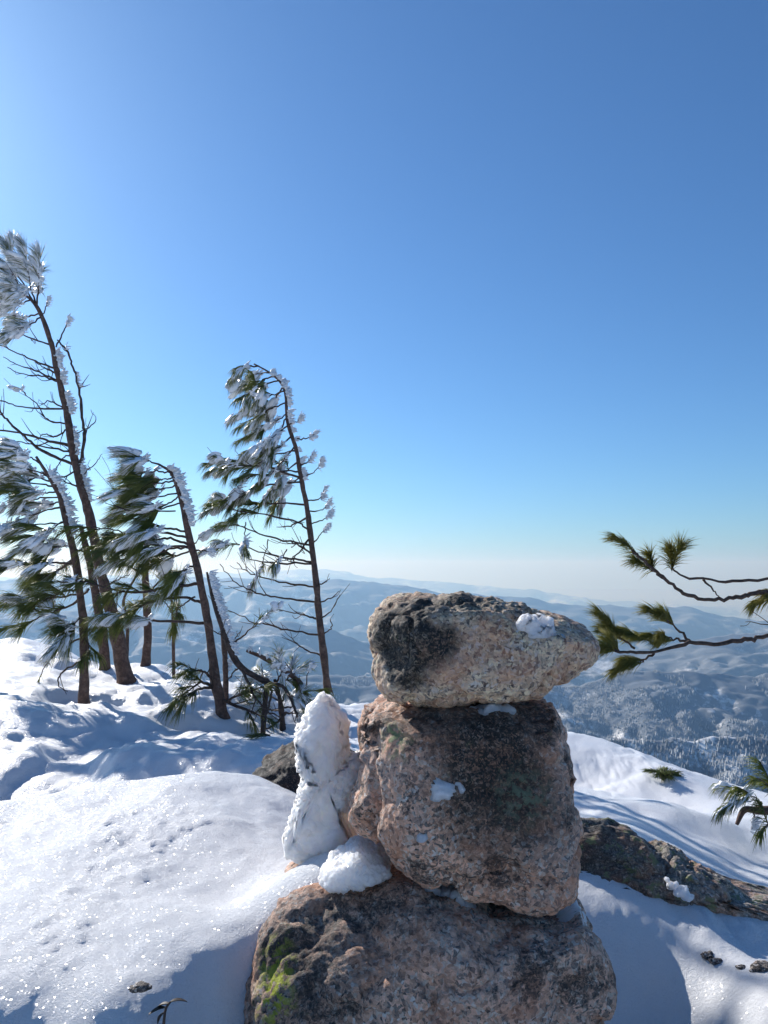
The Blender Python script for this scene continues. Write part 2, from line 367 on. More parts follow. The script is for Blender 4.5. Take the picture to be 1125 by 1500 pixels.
def roughen(V, Fc, seed, amps):
    for (f, a, kind) in amps:
        N = normals(V, Fc); q = V*f+seed
        if kind == 'r': d = -(1-np.abs(fbm(q, 3)))**6                    # cracks
        elif kind == 'p': d = -sstep(.45, .8, vnoise(q))                 # pits
        else: d = fbm(q, 4)
        V = V+N*(a*d)[:, None]
    return V
def snow_patch(parent, V, Fc, centre, rad, thick, seed, mat=None, name='snow_patch', up=0.0):
    N = normals(V, Fc); q = (V-centre)/rad
    m = 1-np.linalg.norm(q, axis=1)+.55*fbm(V*40+seed, 4)
    use = (m[Fc] > -.05).all(1); idx = np.unique(Fc[use])
    if len(idx) < 4: return None
    re = -np.ones(len(V), int); re[idx] = np.arange(len(idx))
    h = thick*sstep(-.05, .55, m[idx])*(1+.5*fbm(V[idx]*55+seed, 2)+.25*vnoise(V[idx]*170+seed))-.003
    Vs = V[idx]+N[idx]*h[:, None]; Vs[:, 2] += up*np.maximum(h, 0)
    return link(name, mesh_from(name, Vs, re[Fc[use]], mat or SNOWC), parent)

STONES = {}
def stone(name, outline, ctr, Y, Df, Db, nexp, planes, seed, mat, label, amps, sub=7):
    c, V, Fc = outline_body(outline, ctr, Y, Df, Db, nexp, sub, planes)
    V = roughen(V, Fc, seed, amps)
    t = thing(name, c, label, 'stone', None)
    o = link('rock', mesh_from('rock', V, Fc, mat), t)
    STONES[name] = (t, c, V, Fc); return t, c, V, Fc
AMP = [(4, .005, 'n'), (12, .003, 'n'), (6, .012, 'r'), (34, .0022, 'n'), (26, .0055, 'p'), (15, .004, 'r'), (90, .0017, 'n'), (200, .0009, 'n')]
# --- bottom boulder
out_b = [(362, 1410), (372, 1365), (390, 1320), (436, 1300), (520, 1290), (600, 1275), (640, 1292), (720, 1312), (800, 1322), (848, 1308), (874, 1345), (892, 1405), (884, 1450), (862, 1500), (830, 1590), (600, 1670), (450, 1650), (376, 1600), (356, 1490)]
cb = P(630, 1440, 1.17)
gb = granite('granite_bottom', 3.1, (.71, .44, .31), dark=[(tuple(P(420, 1400, 1.03)-cb), .02, .14, (1, .7, 1)), (tuple(P(560, 1330, 1.06)-cb), .0, .07, (.6, .7, 1.4))],
             green=[(tuple(P(398, 1450, 1.05)-cb), .015, .055, (1.5, .5, .8), (.46, .50, .03))], moss=.12)
tB = stone('bottom_boulder', out_b, (630, 1440), 1.17, .17, .36, 3.5, [(-.15, -1, .35, .165), (.3, -1, -.1, .16), (-1, -.6, .2, .26), (.8, -.7, .35, .25), (-.3, -.6, 1, .155)], 11.0, gb,
           'large pinkish granite boulder with yellow-green lichen at the bottom of the cairn', AMP)
# --- middle boulder
out_m = [(512, 1078), (519, 1048), (540, 1033), (600, 1033), (700, 1030), (770, 1028), (806, 1022), (822, 1045), (837, 1075), (842, 1140), (845, 1200), (842, 1250), (836, 1284), (806, 1308), (765, 1312), (700, 1296), (640, 1274), (590, 1250), (560, 1232), (512, 1216), (502, 1195), (508, 1170), (520, 1140), (519, 1112), (513, 1095)]
cm = P(690, 1170, 1.19)
gm = granite('granite_middle', 7.7, (.72, .43, .29), dark=[(tuple(P(720, 1120, 1.05)-cm), .05, .12, (1.1, .5, .9)), (tuple(P(590, 1045, 1.1)-cm), .01, .07, (.6, .6, 1.6)), (tuple(P(770, 1190, 1.06)-cm), .0, .09, (1, .6, 1))],
             green=[(tuple(P(575, 1085, 1.08)-cm), .005, .03, (1, .5, 1), (.30, .34, .16)), (tuple(P(765, 1165, 1.06)-cm), .0, .05, (1, .5, 1), (.16, .22, .15))], moss=.25)
tM = stone('middle_boulder', out_m, (690, 1170), 1.19, .15, .30, 4.2, [(.1, -1, .12, .14), (-.8, -1, .25, .17), (.95, -.55, .1, .165), (-.2, -1, -.75, .155), (-.7, -.5, -.6, .155)], 23.0, gm,
           'blocky dark-stained granite boulder, second from the top in the cairn', AMP+[(5, .014, 'r')])
# --- top stone
out_t = [(538, 905), (545, 888), (575, 876), (640, 872), (700, 871), (755, 877), (800, 892), (840, 904), (866, 917), (880, 942), (878, 966), (852, 985), (820, 1000), (790, 1014), (740, 1020), (690, 1023), (640, 1029), (590, 1031), (560, 1023), (546, 1000), (537, 955)]
ct = P(700, 950, 1.17)
gt = granite('granite_top', 1.3, (.84, .63, .42), dark=[(tuple(P(596, 935, 1.06)-ct), .05, .075, (1, .4, 1)), (tuple(P(640, 876, 1.12)-ct), .01, .06, (.35, .6, 1.8)), (tuple(P(780, 905, 1.1)-ct), .0, .05, (.7, .5, 1.6))],
             green=[(tuple(P(585, 935, 1.05)-ct), .0, .016, (1, .4, 1), (.22, .27, .10)), (tuple(P(563, 962, 1.06)-ct), .0, .016, (1, .4, 1), (.24, .28, .12))], moss=.15, blot=.35)
tT = stone('top_stone', out_t, (700, 950), 1.17, .13, .15, 2.7, [(.05, -1, .25, .105), (-.1, -1, -.75, .105), (.5, -1, -.3, .12), (-1, -.8, .1, .15), (.3, -.4, 1, .082)], 37.0, gt,
           'pale wedge-shaped granite stone with a black patch, balanced on top of the cairn', AMP)
def spot(st, px, py):
    """front surface point of a stone along the line from the viewpoint through a photo pixel"""
    t, c, V, Fc = st; d = P(px, py, 1.0); d = d/np.linalg.norm(d); W_ = V+c
    along = W_@d; off = np.linalg.norm(W_-along[:, None]*d, axis=1)
    k = np.where(off < .006)[0]
    if len(k) == 0: k = np.array([off.argmin()])
    return V[k[along[k].argmin()]]
for st, px, py, r, th, up in [(tM, 658, 1161, .021, .014, 0), (tM, 622, 1232, .011, .006, 0), (tT, 786, 911, .026, .013, 0), (tT, 835, 925, .03, .003, 0),
                              (tB, 840, 1318, .035, .006, 0), (tB, 640, 1298, .03, .012, 0), (tB, 690, 1318, .026, .01, 0), (tM, 720, 1030, .035, .008, 0)]:
    snow_patch(st[0], st[2], st[3], spot(st, px, py), np.array([r, r, r*.8]), th, px*.1)

# dark half-buried boulder behind the mound, and the long mossy outcrop on the right
gd = granite('granite_dark', 5.5, (.05, .047, .045), dark=[((0, 0, 0), .5, .9, (1, 1, 1))], moss=.2)
stone('half_buried_boulder', [(355, 1150), (372, 1122), (405, 1108), (450, 1104), (520, 1110), (560, 1150), (540, 1200), (450, 1215), (385, 1190)], (455, 1160), 2.0, .16, .22, 2.4, [], 51., gd,
      'dark lichen-covered boulder half buried in snow behind the snow mound', [(5, .02, 'n'), (16, .010, 'n'), (50, .004, 'n'), (120, .0015, 'n')], 6)
go = granite('granite_outcrop', 9.2, (.28, .26, .21), dark=[((-.25, 0, .05), .02, .35, (1, 1, 1))], moss=.8)
stone('rock_outcrop', [(760, 1240), (800, 1200), (848, 1201), (900, 1216), (960, 1248), (1020, 1278), (1080, 1304), (1130, 1318), (1200, 1338), (1290, 1380), (1230, 1420), (1130, 1392), (1090, 1352), (1060, 1358), (1020, 1330), (985, 1312), (950, 1290), (905, 1300), (880, 1318), (820, 1330), (770, 1300)], (985, 1290), 1.72, .10, .16, 2.3, [(-.2, -1, .9, .075)], 61., go,
      'long dark mossy rock outcrop sloping down beside the cairn', [(6, .008, 'n'), (18, .006, 'n'), (12, .012, 'r'), (48, .004, 'n'), (110, .002, 'n')], 7)

# ------------------------------------------------------------------ snow chunks (lumps fused by a voxel remesh)
def lumps(name, items, vox, seed, amps, mat, parent=None, loc=(0, 0, 0)):
    Vs, Fs, k = [], [], 0
    for (c, r, rot) in items:
        D, Fc = icos(3); D = D*np.array(r); ca, sa = math.cos(rot), math.sin(rot)
        D = np.stack([D[:, 0]*ca-D[:, 2]*sa, D[:, 1], D[:, 0]*sa+D[:, 2]*ca], -1)+np.array(c)-np.array(loc); Vs.append(D); Fs.append(Fc+k); k += len(D)
    me = mesh_from(name, np.concatenate(Vs), np.concatenate(Fs), mat); o = link(name, me, parent)
    md = o.modifiers.new('r', 'REMESH'); md.mode = 'VOXEL'; md.voxel_size = vox
    ev = o.evaluated_get(bpy.context.evaluated_depsgraph_get()); m2 = bpy.data.meshes.new_from_object(ev); o.modifiers.clear()
    m2.calc_loop_triangles(); tri = np.empty(len(m2.loop_triangles)*3, np.int32); m2.loop_triangles.foreach_get('vertices', tri); tri = tri.reshape(-1, 3)
    v = np.empty(len(m2.vertices)*3); m2.vertices.foreach_get('co', v); v = v.reshape(-1, 3)
    for (f, a, kd) in amps:
        N = normals(v, tri); q = (v+np.array(loc))*f+seed
        v = v+N*(a*(fbm(q, 3) if kd == 'n' else np.abs(fbm(q, 3))))[:, None]
    old = o.data; o.data = mesh_from(name, v, tri, mat); bpy.data.meshes.remove(old); bpy.data.meshes.remove(m2)
    if parent is None: o.location = loc
    return o
def pxlumps(lst, Y):
    """(px, py, half-width px, half-height px, depth half m, tilt, dY)"""
    return [(P(a, b, Y+dy), (rw*Y/F, rd, rh*Y/F), rot) for (a, b, rw, rh, rd, rot, dy) in lst]
SA = [(16, .006, 'n'), (45, .0035, 'a'), (110, .0022, 'a'), (260, .0011, 'n')]
def chunk(name, outline, ctr, Y, Df, Db, nexp, seed, label, planes=(), amps=None):
    c, V, Fc = outline_body(outline, ctr, Y, Df, Db, nexp, 6, planes)
    for (f, a, kd) in (amps or [(12, .007, 'n'), (34, .006, 'n'), (80, .006, 'a'), (170, .0045, 'a'), (360, .003, 'n')]):
        N = normals(V, Fc); q = V*f+seed; V = V+N*(a*(fbm(q, 3) if kd == 'n' else np.abs(fbm(q, 3))-.25))[:, None]
    return tag(link(name, mesh_from(name, V, Fc, SNOWC), None, tuple(c)), label, 'snow chunk')
chunk('snow_pillar', [(470, 1020), (454, 1036), (447, 1054), (430, 1069), (438, 1084), (450, 1098), (449, 1140), (441, 1180), (430, 1215), (420, 1250), (470, 1270), (525, 1255), (512, 1215), (504, 1196), (519, 1176), (535, 1150), (539, 1112), (530, 1097), (513, 1104), (503, 1084), (500, 1056), (491, 1036), (482, 1022)],
      (480, 1140), 1.29, .04, .045, 2.3, 3., 'upright jagged chunk of packed snow leaning against the middle boulder')
chunk('snow_clump', [(470, 1290), (480, 1262), (505, 1246), (535, 1240), (560, 1246), (575, 1264), (572, 1282), (545, 1290), (510, 1296)], (525, 1272), 1.17, .05, .07, 2.8, 14., 'smooth snow lump lying on the bottom boulder against the middle one', amps=[(9, .008, 'n'), (30, .005, 'n'), (70, .004, 'a'), (150, .002, 'a'), (320, .0012, 'n')])
o = lumps('snow_clump', pxlumps([(985, 1296, 10, 5, .012, .5, 0), (998, 1305, 12, 5, .014, .3, -.01), (977, 1288, 5, 5, .01, 0, 0), (1008, 1314, 8, 4, .012, 0, -.02)], 1.62), .003, 19., SA, SNOWC, loc=tuple(P(985, 1305, 1.62)))
tag(o, 'small crumbled snow lump at the foot of the mossy outcrop', 'snow chunk')

# ------------------------------------------------------------------ pines
def tube(pts, rad, sides=8, seed=0., wob=.0):
    pts = np.asarray(pts, float); rad = np.asarray(rad, float); m = len(pts)
    T = np.gradient(pts, axis=0); T /= np.maximum(np.linalg.norm(T, axis=1, keepdims=True), 1e-9)
    ref = np.array([0.13, 1, .07]); A1 = np.cross(T, ref); A1 /= np.maximum(np.linalg.norm(A1, axis=1, keepdims=True), 1e-9); B1 = np.cross(T, A1)
    a = np.arange(sides)/sides*2*np.pi
    ring = np.cos(a)[None, :, None]*A1[:, None]+np.sin(a)[None, :, None]*B1[:, None]
    V = pts[:, None]+ring*rad[:, None, None]
    if wob: V = pts[:, None]+ring*(rad[:, None]*(1+wob*vnoise(V.reshape(-1, 3)*22+seed).reshape(m, sides)))[..., None]
    V = V.reshape(-1, 3); i = (np.arange(m-1)[:, None]*sides+np.arange(sides)[None]).ravel(); j = (np.arange(m-1)[:, None]*sides+(np.arange(sides)[None]+1) % sides).ravel()
    Fq = np.stack([i, j, j+sides, i+sides], -1)
    tri = np.concatenate([Fq[:, [0, 1, 2]], Fq[:, [0, 2, 3]]])
    k = len(V); V = np.concatenate([V, pts[:1], pts[-1:]]); b = np.arange(sides)
    return V, np.concatenate([tri, np.stack([np.full(sides, k), (b+1) % sides, b], -1), np.stack([np.full(sides, k+1), k-sides+b, k-sides+(b+1) % sides], -1)])
def smooth_path(pts, sub=6):
    pts = np.asarray(pts, float); m = len(pts)
    if m < 3: t = np.linspace(0, 1, sub*2)[:, None]; return pts[0]*(1-t)+pts[-1]*t
    out = []; e = np.concatenate([[2*pts[0]-pts[1]], pts, [2*pts[-1]-pts[-2]]])
    for i in range(m-1):
        p0, p1, p2, p3 = e[i:i+4]
        for t in np.arange(sub)/sub: out.append(.5*((2*p1)+(-p0+p2)*t+(2*p0-5*p1+4*p2-p3)*t*t+(-p0+3*p1-3*p2+p3)*t**3))
    return np.array(out+[pts[-1]])
class Geo:
    def __init__(s): s.V = []; s.F = []; s.k = 0
    def add(s, v, f): s.V.append(v); s.F.append(f+s.k); s.k += len(v)
    def build(s, name, mat, parent=None, smooth=True):
        if not s.V: return None
        base = np.array(parent_base(parent)) if parent else np.zeros(3)
        return link(name, mesh_from(name, np.concatenate(s.V)-base, np.concatenate(s.F), mat, smooth), parent)
def parent_base(o):
    b = Vector((0, 0, 0))
    while o: b = b+o.location; o = o.parent
    return b
WIND = np.array([-1., .12, -.12])
def needles(stem, count, L, wid, wind=.8, spread=.75, droop=.25, taper=.35, back=.0):
    """many three-sided needles springing from a stem"""
    m = count; t = rng.random(m)**.8; idx = t*(len(stem)-1); i0 = np.clip(idx.astype(int), 0, len(stem)-2); f = (idx-i0)[:, None]
    base = stem[i0]*(1-f)+stem[i0+1]*f; tan = stem[i0+1]-stem[i0]; tan /= np.maximum(np.linalg.norm(tan, axis=1, keepdims=True), 1e-9)
    rd = rng.normal(size=(m, 3)); rd -= (rd*tan).sum(1, keepdims=True)*tan; rd /= np.linalg.norm(rd, axis=1, keepdims=True)
    d = tan*(.75+.5*t[:, None])+rd*spread*(.35+.65*rng.random((m, 1)))+WIND*wind; d[:, 2] -= droop*.5; d /= np.linalg.norm(d, axis=1, keepdims=True)
    Ln = L*(.65+.45*rng.random(m))[:, None]
    d2 = d+np.array([-.12*wind, 0, -droop])*1.0; d2 /= np.linalg.norm(d2, axis=1, keepdims=True)
    mid = base+d*Ln*.5; tip = mid+d2*Ln*.5
    up = np.cross(d, rng.normal(size=(m, 3))); up /= np.linalg.norm(up, axis=1, keepdims=True); sd_ = np.cross(d, up)
    w_ = wid*(.8+.4*rng.random((m, 1))); V = np.empty((m, 7, 3))
    for k in range(3):
        a = k*2.0944; off = (math.cos(a)*up+math.sin(a)*sd_)
        V[:, k] = base+off*w_*.5; V[:, 3+k] = mid+off*w_*.5*(1-taper*.5)
    V[:, 6] = tip
    f = []
    for k in range(3):
        k2 = (k+1) % 3; f += [[k, k2, 3+k2], [k, 3+k2, 3+k], [3+k, 3+k2, 6]]
    return V.reshape(-1, 3), (np.arange(m)[:, None, None]*7+np.array(f)[None]).reshape(-1, 3)
def rime_feather(g, p, L, thick, direc=(1, -.1, .1), n=3):
    """jagged fringe of ice feathers growing into the wind"""
    d = np.array(direc, float); d /= np.linalg.norm(d); k = 7*n
    st = p+np.linspace(-1, 1, 5)[:, None]*np.array([rng.normal()*.2, rng.normal()*.25, 1])*L*.45
    v, f = needles(st, k, L, thick*.9, 0, .01, 0, .5); v = v.reshape(k, 7, 3); base = v[:, :3].mean(1)
    dd = d+rng.normal(size=(k, 3))*np.array([.25, .3, .38]); dd /= np.linalg.norm(dd, axis=1, keepdims=True); ln = L*(.45+.75*rng.random((k, 1)))
    up = np.cross(dd, rng.normal(size=(k, 3))); up /= np.linalg.norm(up, axis=1, keepdims=True); sd_ = np.cross(dd, up); w_ = thick*(.45+.5*rng.random((k, 1)))
    for q in range(3):
        a = q*2.0944; off = math.cos(a)*up+math.sin(a)*sd_
        v[:, q] = base+off*w_*.5-dd*L*.1; v[:, 3+q] = base+dd*ln*.6+off*w_*.62
    v[:, 6] = base+dd*ln
    g.add(v.reshape(-1, 3), f)

class Pine:
    def __init__(s, label, trunk, Y, name='pine_tree', cat='tree', group=None, trunk_mat=None, bend=0.0):
        s.needle = None; s.Y = Y; s.px2m = Y/F; base = P(trunk[0][0], trunk[0][1], Y); base[2] = min(base[2], gz(base[0], base[1]))-.02
        s.root = thing(name, tuple(base), label, cat, group)
        pts = [P(a, b, Y+bend*i) for i, (a, b, r) in enumerate(trunk)]; pts[0] = base
        pth = smooth_path(pts, 6); rr = np.interp(np.linspace(0, 1, len(pth)), np.linspace(0, 1, len(trunk)), [r*.78*s.px2m for _, _, r in trunk])
        if name == 'pine_tree': rr[:3] *= np.array([1.35, 1.18, 1.06])
        g = Geo(); g.add(*tube(pth, rr, 12, Y, .22)); g.build('trunk', trunk_mat or BARK, s.root); s.pth = pth; s.rr = rr
    def at(s, px, py, dy): return P(px, py, s.Y+dy)
    def branch(s, pts, r=3., dy=None, tufts=0, ice=.0, n=110, L=.12, spread=.7, wind=.8, droop=.25, dead=0, side=1.0, start=.35, mat=None, needle=None, snow=0, tipr=.35, nw=.003, icew=.8, sl=1.0):
        """limb through photo pixels; dy = depth change at its end"""
        dy = rng.normal()*.12 if dy is None else dy
        m = len(pts); p = [s.at(a, b, dy*i/max(1, m-1)) for i, (a, b) in enumerate(pts)]
        # root the limb in the trunk
        k = np.argmin(np.linalg.norm(s.pth-p[0], axis=1)); p[0] = p[0]*.4+s.pth[k]*.6 if np.linalg.norm(s.pth[k]-p[0]) < .12 else p[0]
        pth = smooth_path(p, 6); pth[1:-1] += rng.normal(size=(len(pth)-2, 3))*.0025
        ln = np.linalg.norm(np.diff(pth, axis=0), axis=1).sum(); rr = np.linspace(r, r*tipr, len(pth))*s.px2m*.5
        g = Geo(); g.add(*tube(pth, rr, 7, 1., .2))
        stems = []
        for k in range(dead):                                   # bare twigs
            i = rng.integers(2, len(pth)-1); d = pth[i]-pth[i-1]; d /= np.linalg.norm(d); q = d*.7+rng.normal(size=3)*np.array([.35, .6, .45]); q /= np.linalg.norm(q)
            l = (.05+.09*rng.random())*min(1.2, ln/.25); mid = pth[i]+q*l*.5+rng.normal(size=3)*.008; e = pth[i]+q*l+np.array([0, 0, .2*l])
            g.add(*tube(smooth_path([pth[i], mid, e], 3), np.linspace(rr[i]*.6, .0012, 7), 5))
        for k in range(tufts):
            f = start+(1-start)*(k+1)/tufts; i = min(len(pth)-1, int(f*(len(pth)-1))); a = pth[i]
            d = pth[min(i+1, len(pth)-1)]-pth[max(i-2, 0)]; d /= np.linalg.norm(d)
            if k == tufts-1: q = d+np.array([0, 0, .05])
            else: q = d*.8+rng.normal(size=3)*np.array([.25, .6, .5])*side
            q /= np.linalg.norm(q); l = (.05+.05*rng.random())*sl; e = a+q*l
            st = smooth_path([a-d*.03 if k == tufts-1 else a, (a+e)/2+np.array([0, 0, .004]), e], 4); g.add(*tube(st, np.linspace(max(rr[i]*.7, .002), .0016, len(st)), 5)); stems.append(st)
        b = g.build('branch', mat or TWIG, s.root)
        for st in stems:
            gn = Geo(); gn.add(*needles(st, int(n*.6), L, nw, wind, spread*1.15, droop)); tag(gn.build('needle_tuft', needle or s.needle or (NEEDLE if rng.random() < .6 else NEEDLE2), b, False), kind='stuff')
            if rng.random() < ice:
                gi = Geo(); gi.add(*needles(st, int(n*icew), L*.82, .0068, wind, spread*.6, droop, .8)); 
                mean = (st[-1]-st[0])/max(np.linalg.norm(st[-1]-st[0]), 1e-6)*.9+WIND*wind; mean[2] -= droop*.75; mean /= np.linalg.norm(mean)
                for q in range(2):
                    D, Fc = icos(3); D = D*(1+.30*fbm(D*np.array([1.5, 3, 5])+rng.random()*60, 3))[:, None]; side = np.cross(mean, rng.normal(size=3)*np.array([.4, 1, .4])); side /= np.linalg.norm(side); nrm = np.cross(mean, side)
                    D = D[:, :1]*mean*L*.36+D[:, 1:2]*nrm*.006+D[:, 2:3]*side*(.014+.010*rng.random())
                    gi.add(D+st[rng.integers(1, len(st))]+mean*L*.32+rng.normal(size=3)*.008, Fc)
                rime_feather(gi, st[1], .03+.015*rng.random(), .010, (.6, -.2, .3), 1)
                tag(gi.build('rime_ice', RIME, b, False), kind='stuff')
        if snow:
            gi = Geo()
            for k in range(snow): rime_feather(gi, pth[-1-int(rng.random()*len(pth)*.45)], .022+.014*rng.random(), .006, (.75, -.1, .05), 2)
            tag(gi.build('rime_ice', RIME, b, False), kind='stuff')
        return b
    def trunk_rime(s, f0, f1, count, L=.05):
        g = Geo()
        for k in range(count):
            i = int((f0+(f1-f0)*rng.random())*(len(s.pth)-1)); rime_feather(g, s.pth[i]+np.array([s.rr[i]*.8, 0, 0]), L*(.6+.6*rng.random()), .014, (.45, -.1, .0), 2)
        tag(g.build('rime_ice', RIME, s.root, False), kind='stuff')

# --- A: tall pine with an ice-crusted, bent-over top
A = Pine('tall leaning pine with an ice-crusted bent top and bare lower branches', [(186, 994, 15), (171, 933, 12.5), (160, 880, 11), (147, 837, 10), (131, 755, 8.5), (120, 715, 8), (107, 663, 7.2), (99, 610, 6.6), (85, 549, 5.6), (75, 503, 4.8), (59, 458, 3.8), (42, 436, 2.8), (20, 428, 2)], 4.5)
for pts in [[(108, 682), (67, 663), (35, 639), (13, 618), (-5, 598), (-40, 575)], [(101, 651), (72, 646), (40, 637), (0, 630), (-40, 632)]]: A.branch(pts, 5, dead=5)
for pts in [[(89, 597), (40, 597), (8, 589), (-20, 580)], [(81, 559), (61, 551), (35, 549), (11, 538)], [(79, 556), (53, 543), (27, 535), (5, 523)], [(78, 538), (45, 526), (21, 515), (0, 505), (-30, 500)], [(70, 507), (40, 493), (9, 477)], [(97, 623), (69, 615), (56, 594), (37, 578)],
            [(104, 662), (67, 654), (27, 647), (0, 650)], [(112, 690), (85, 700), (60, 690)], [(118, 715), (95, 705), (84, 698)], [(96, 600), (75, 588), (60, 592)], [(84, 545), (64, 538), (50, 530)], [(95, 630), (80, 640), (66, 636), (50, 645)], [(108, 660), (92, 672), (80, 690)]]:
    A.branch(pts, 3, dead=4)
A.branch([(113, 695), (123, 645), (121, 618), (117, 578), (109, 543), (99, 517), (84, 498)], 6, dy=-.05, dead=5, snow=5)
A.branch([(90, 506), (95, 482), (100, 467)], 2.5, snow=5); A.branch([(128, 632), (140, 618), (133, 600)], 2.2, dead=1); A.branch([(131, 690), (141, 677), (150, 665)], 2, dead=2)
for pts in [[(52, 452), (56, 425), (57, 394)], [(48, 445), (32, 412), (18, 382), (10, 362)], [(40, 437), (22, 420), (8, 408)], [(58, 460), (36, 465), (14, 461)], [(45, 440), (28, 445), (10, 440)], [(60, 462), (42, 478), (20, 486)], [(52, 450), (45, 420), (40, 385)], [(34, 432), (20, 405), (10, 392)], [(50, 448), (35, 430), (12, 425)]]:
    A.branch(pts, 3, tufts=5, ice=1.0, n=60, L=.12, dead=1, snow=3, wind=.6, spread=.65, icew=2.4)
A.branch([(63, 462), (68, 448), (70, 436)], 2, snow=5)
A.branch([(37, 578), (34, 572), (30, 570)], 2, tufts=1, ice=1, n=40, L=.05)
A.trunk_rime(.38, .74, 46, .045)

# --- trunk standing close behind A
B = Pine('short thin pine trunk close behind the tall leaning pine', [(155, 987, 10), (150, 930, 9), (142, 880, 8), (128, 810, 6), (118, 770, 4)], 4.75)
B.branch([(140, 870), (170, 850), (190, 842)], 3, dead=4); B.branch([(128, 812), (100, 800), (80, 802)], 3, tufts=3, ice=.4)

# --- C: small front pine with wind-swept snowy crown
Cc = Pine('small pine with a snow-plastered crown swept sideways over its thin trunk', [(124, 1006, 9), (123, 933, 8), (115, 853, 7), (107, 805, 6.4), (99, 773, 6), (88, 728, 5), (72, 699, 3.6), (53, 669, 2.4)], 3.9)
for pts in [[(60, 680), (40, 668), (22, 665)], [(70, 697), (45, 688), (18, 690)], [(80, 712), (50, 708), (15, 712), (0, 712)], [(88, 728), (55, 730), (20, 738), (-10, 745)], [(92, 742), (60, 750), (30, 762), (5, 775)], [(97, 765), (60, 768), (20, 772), (-25, 782)],
            [(99, 773), (80, 790), (72, 812)], [(90, 735), (70, 740), (45, 742)], [(84, 720), (60, 722), (35, 722)], [(78, 705), (55, 700), (30, 702)], [(97, 762), (75, 775), (50, 790)]]:
    Cc.branch(pts, 3, tufts=5, ice=.7, n=120, L=.135, wind=.9, spread=.55, icew=1.0)
for pts in [[(108, 826), (75, 824), (30, 828), (-20, 835)], [(150, 862), (120, 870), (83, 875), (53, 880), (0, 891), (-30, 898)], [(118, 880), (95, 890), (65, 902), (30, 915)], [(110, 815), (85, 835), (55, 850)], [(116, 862), (90, 868), (60, 880), (20, 884)], [(120, 900), (105, 915), (95, 930)]]:
    Cc.branch(pts, 4, tufts=7, ice=.35, n=90, L=.14, wind=.6, droop=.5, start=.25)
Cc.branch([(118, 935), (91, 947), (69, 971), (59, 992)], 3.5, tufts=2, n=40, L=.06, wind=0, droop=.5); Cc.branch([(122, 968), (91, 984), (85, 1003), (99, 1013)], 3, dead=1)
Cc.branch([(122, 930), (130, 945), (128, 958)], 2.5, dy=-.12, tufts=3, n=90, L=.10, wind=.0, droop=1.0)
Cc.trunk_rime(.55, .95, 22, .05)

# --- D, F and the thin sapling behind
D_ = Pine('straight pine trunk with a flared foot at the edge of the slope', [(212, 980, 9), (216, 933, 7.5), (215, 880, 7), (213, 840, 6), (216, 790, 4.5), (222, 750, 3)], 4.85)
for pts in [[(214, 845), (190, 830), (165, 828)], [(216, 800), (190, 790), (170, 792)], [(220, 770), (200, 760), (185, 762)], [(215, 870), (235, 850), (250, 845)]]: D_.branch(pts, 3, tufts=4, ice=.3)
F_ = Pine('thin bare pine stem behind a hanging needle tuft', [(255, 988, 3.2), (254, 950, 2.8), (253, 905, 2.4), (250, 860, 1.8)], 4.6, name='pine_sapling')
F_.branch([(253, 900), (240, 880), (228, 870)], 2, tufts=2)
S_ = Pine('crooked thin sapling beside the flared pine trunk', [(184, 985, 3.4), (187, 915, 3), (181, 880, 2.8), (197, 848, 2), (205, 830, 1.5)], 4.7, name='pine_sapling')
S_.branch([(187, 915), (200, 890), (215, 880)], 2, dead=3)

# --- E: pine with big needle plumes
E = Pine('curved pine with long green needle plumes streaming from its crown', [(327, 1042, 11), (315, 990, 9), (310, 948, 8), (301, 892, 7.4), (290, 836, 6.8), (279, 794, 6.2), (270, 752, 5.2), (262, 721, 4.2), (251, 693, 3), (236, 682, 2)], 3.7)
for pts in [[(238, 684), (220, 675), (205, 670)], [(250, 692), (225, 690), (200, 695)], [(256, 705), (228, 708), (195, 715)], [(262, 722), (230, 728), (200, 735)], [(266, 738), (235, 745), (210, 752)], [(254, 700), (240, 702), (222, 704)], [(264, 728), (245, 738), (225, 742)], [(258, 712), (238, 716), (215, 722)]]:
    E.branch(pts, 3, tufts=4, ice=.55, n=140, L=.14, wind=.85, spread=.5, droop=.2, icew=.8)
for pts in [[(274, 777), (245, 774), (226, 779), (205, 785)], [(280, 798), (250, 789), (225, 790), (195, 782), (160, 775), (120, 772)], [(272, 788), (230, 780), (190, 790), (150, 800)], [(284, 803), (248, 805), (206, 814), (180, 820)], [(284, 806), (255, 815), (225, 830)], [(280, 800), (250, 800), (215, 800), (170, 805)], [(288, 825), (270, 835), (258, 850)]]:
    E.branch(pts, 4, tufts=6, ice=.35, n=95, L=.15, wind=.55, droop=.75, spread=.6, start=.3)
for pts in [[(297, 857), (240, 862), (213, 867), (165, 864), (128, 853), (88, 853)], [(301, 886), (268, 875), (230, 880), (195, 893), (170, 908)], [(299, 914), (234, 910), (178, 905), (150, 915)]]:
    E.branch(pts, 5, tufts=7, ice=.3, n=85, L=.13, wind=.35, droop=.9, start=.35, dead=3)
E.branch([(268, 876), (262, 890), (258, 905)], 3, tufts=3, n=130, L=.12, wind=.05, droop=1.2)
for pts in [[(240, 752), (198, 748), (175, 744), (154, 737)], [(225, 738), (192, 730), (172, 721), (156, 704)]]: E.branch(pts, 2.2, dead=3)
E.branch([(282, 806), (300, 806), (312, 811)], 3, snow=5); E.branch([(284, 800), (290, 790), (295, 786)], 2)
for pts in [[(318, 1000), (300, 985), (280, 980)], [(318, 1010), (295, 1000), (272, 1015)], [(316, 1005), (290, 1010), (265, 1025)], [(322, 1030), (345, 1020), (375, 1010)], [(320, 1025), (360, 1040), (385, 1050)]]:
    E.branch(pts, 5, dy=-.15, tufts=3, n=70, L=.10, wind=.2, droop=.8, dead=4, needle=NEEDLE2)
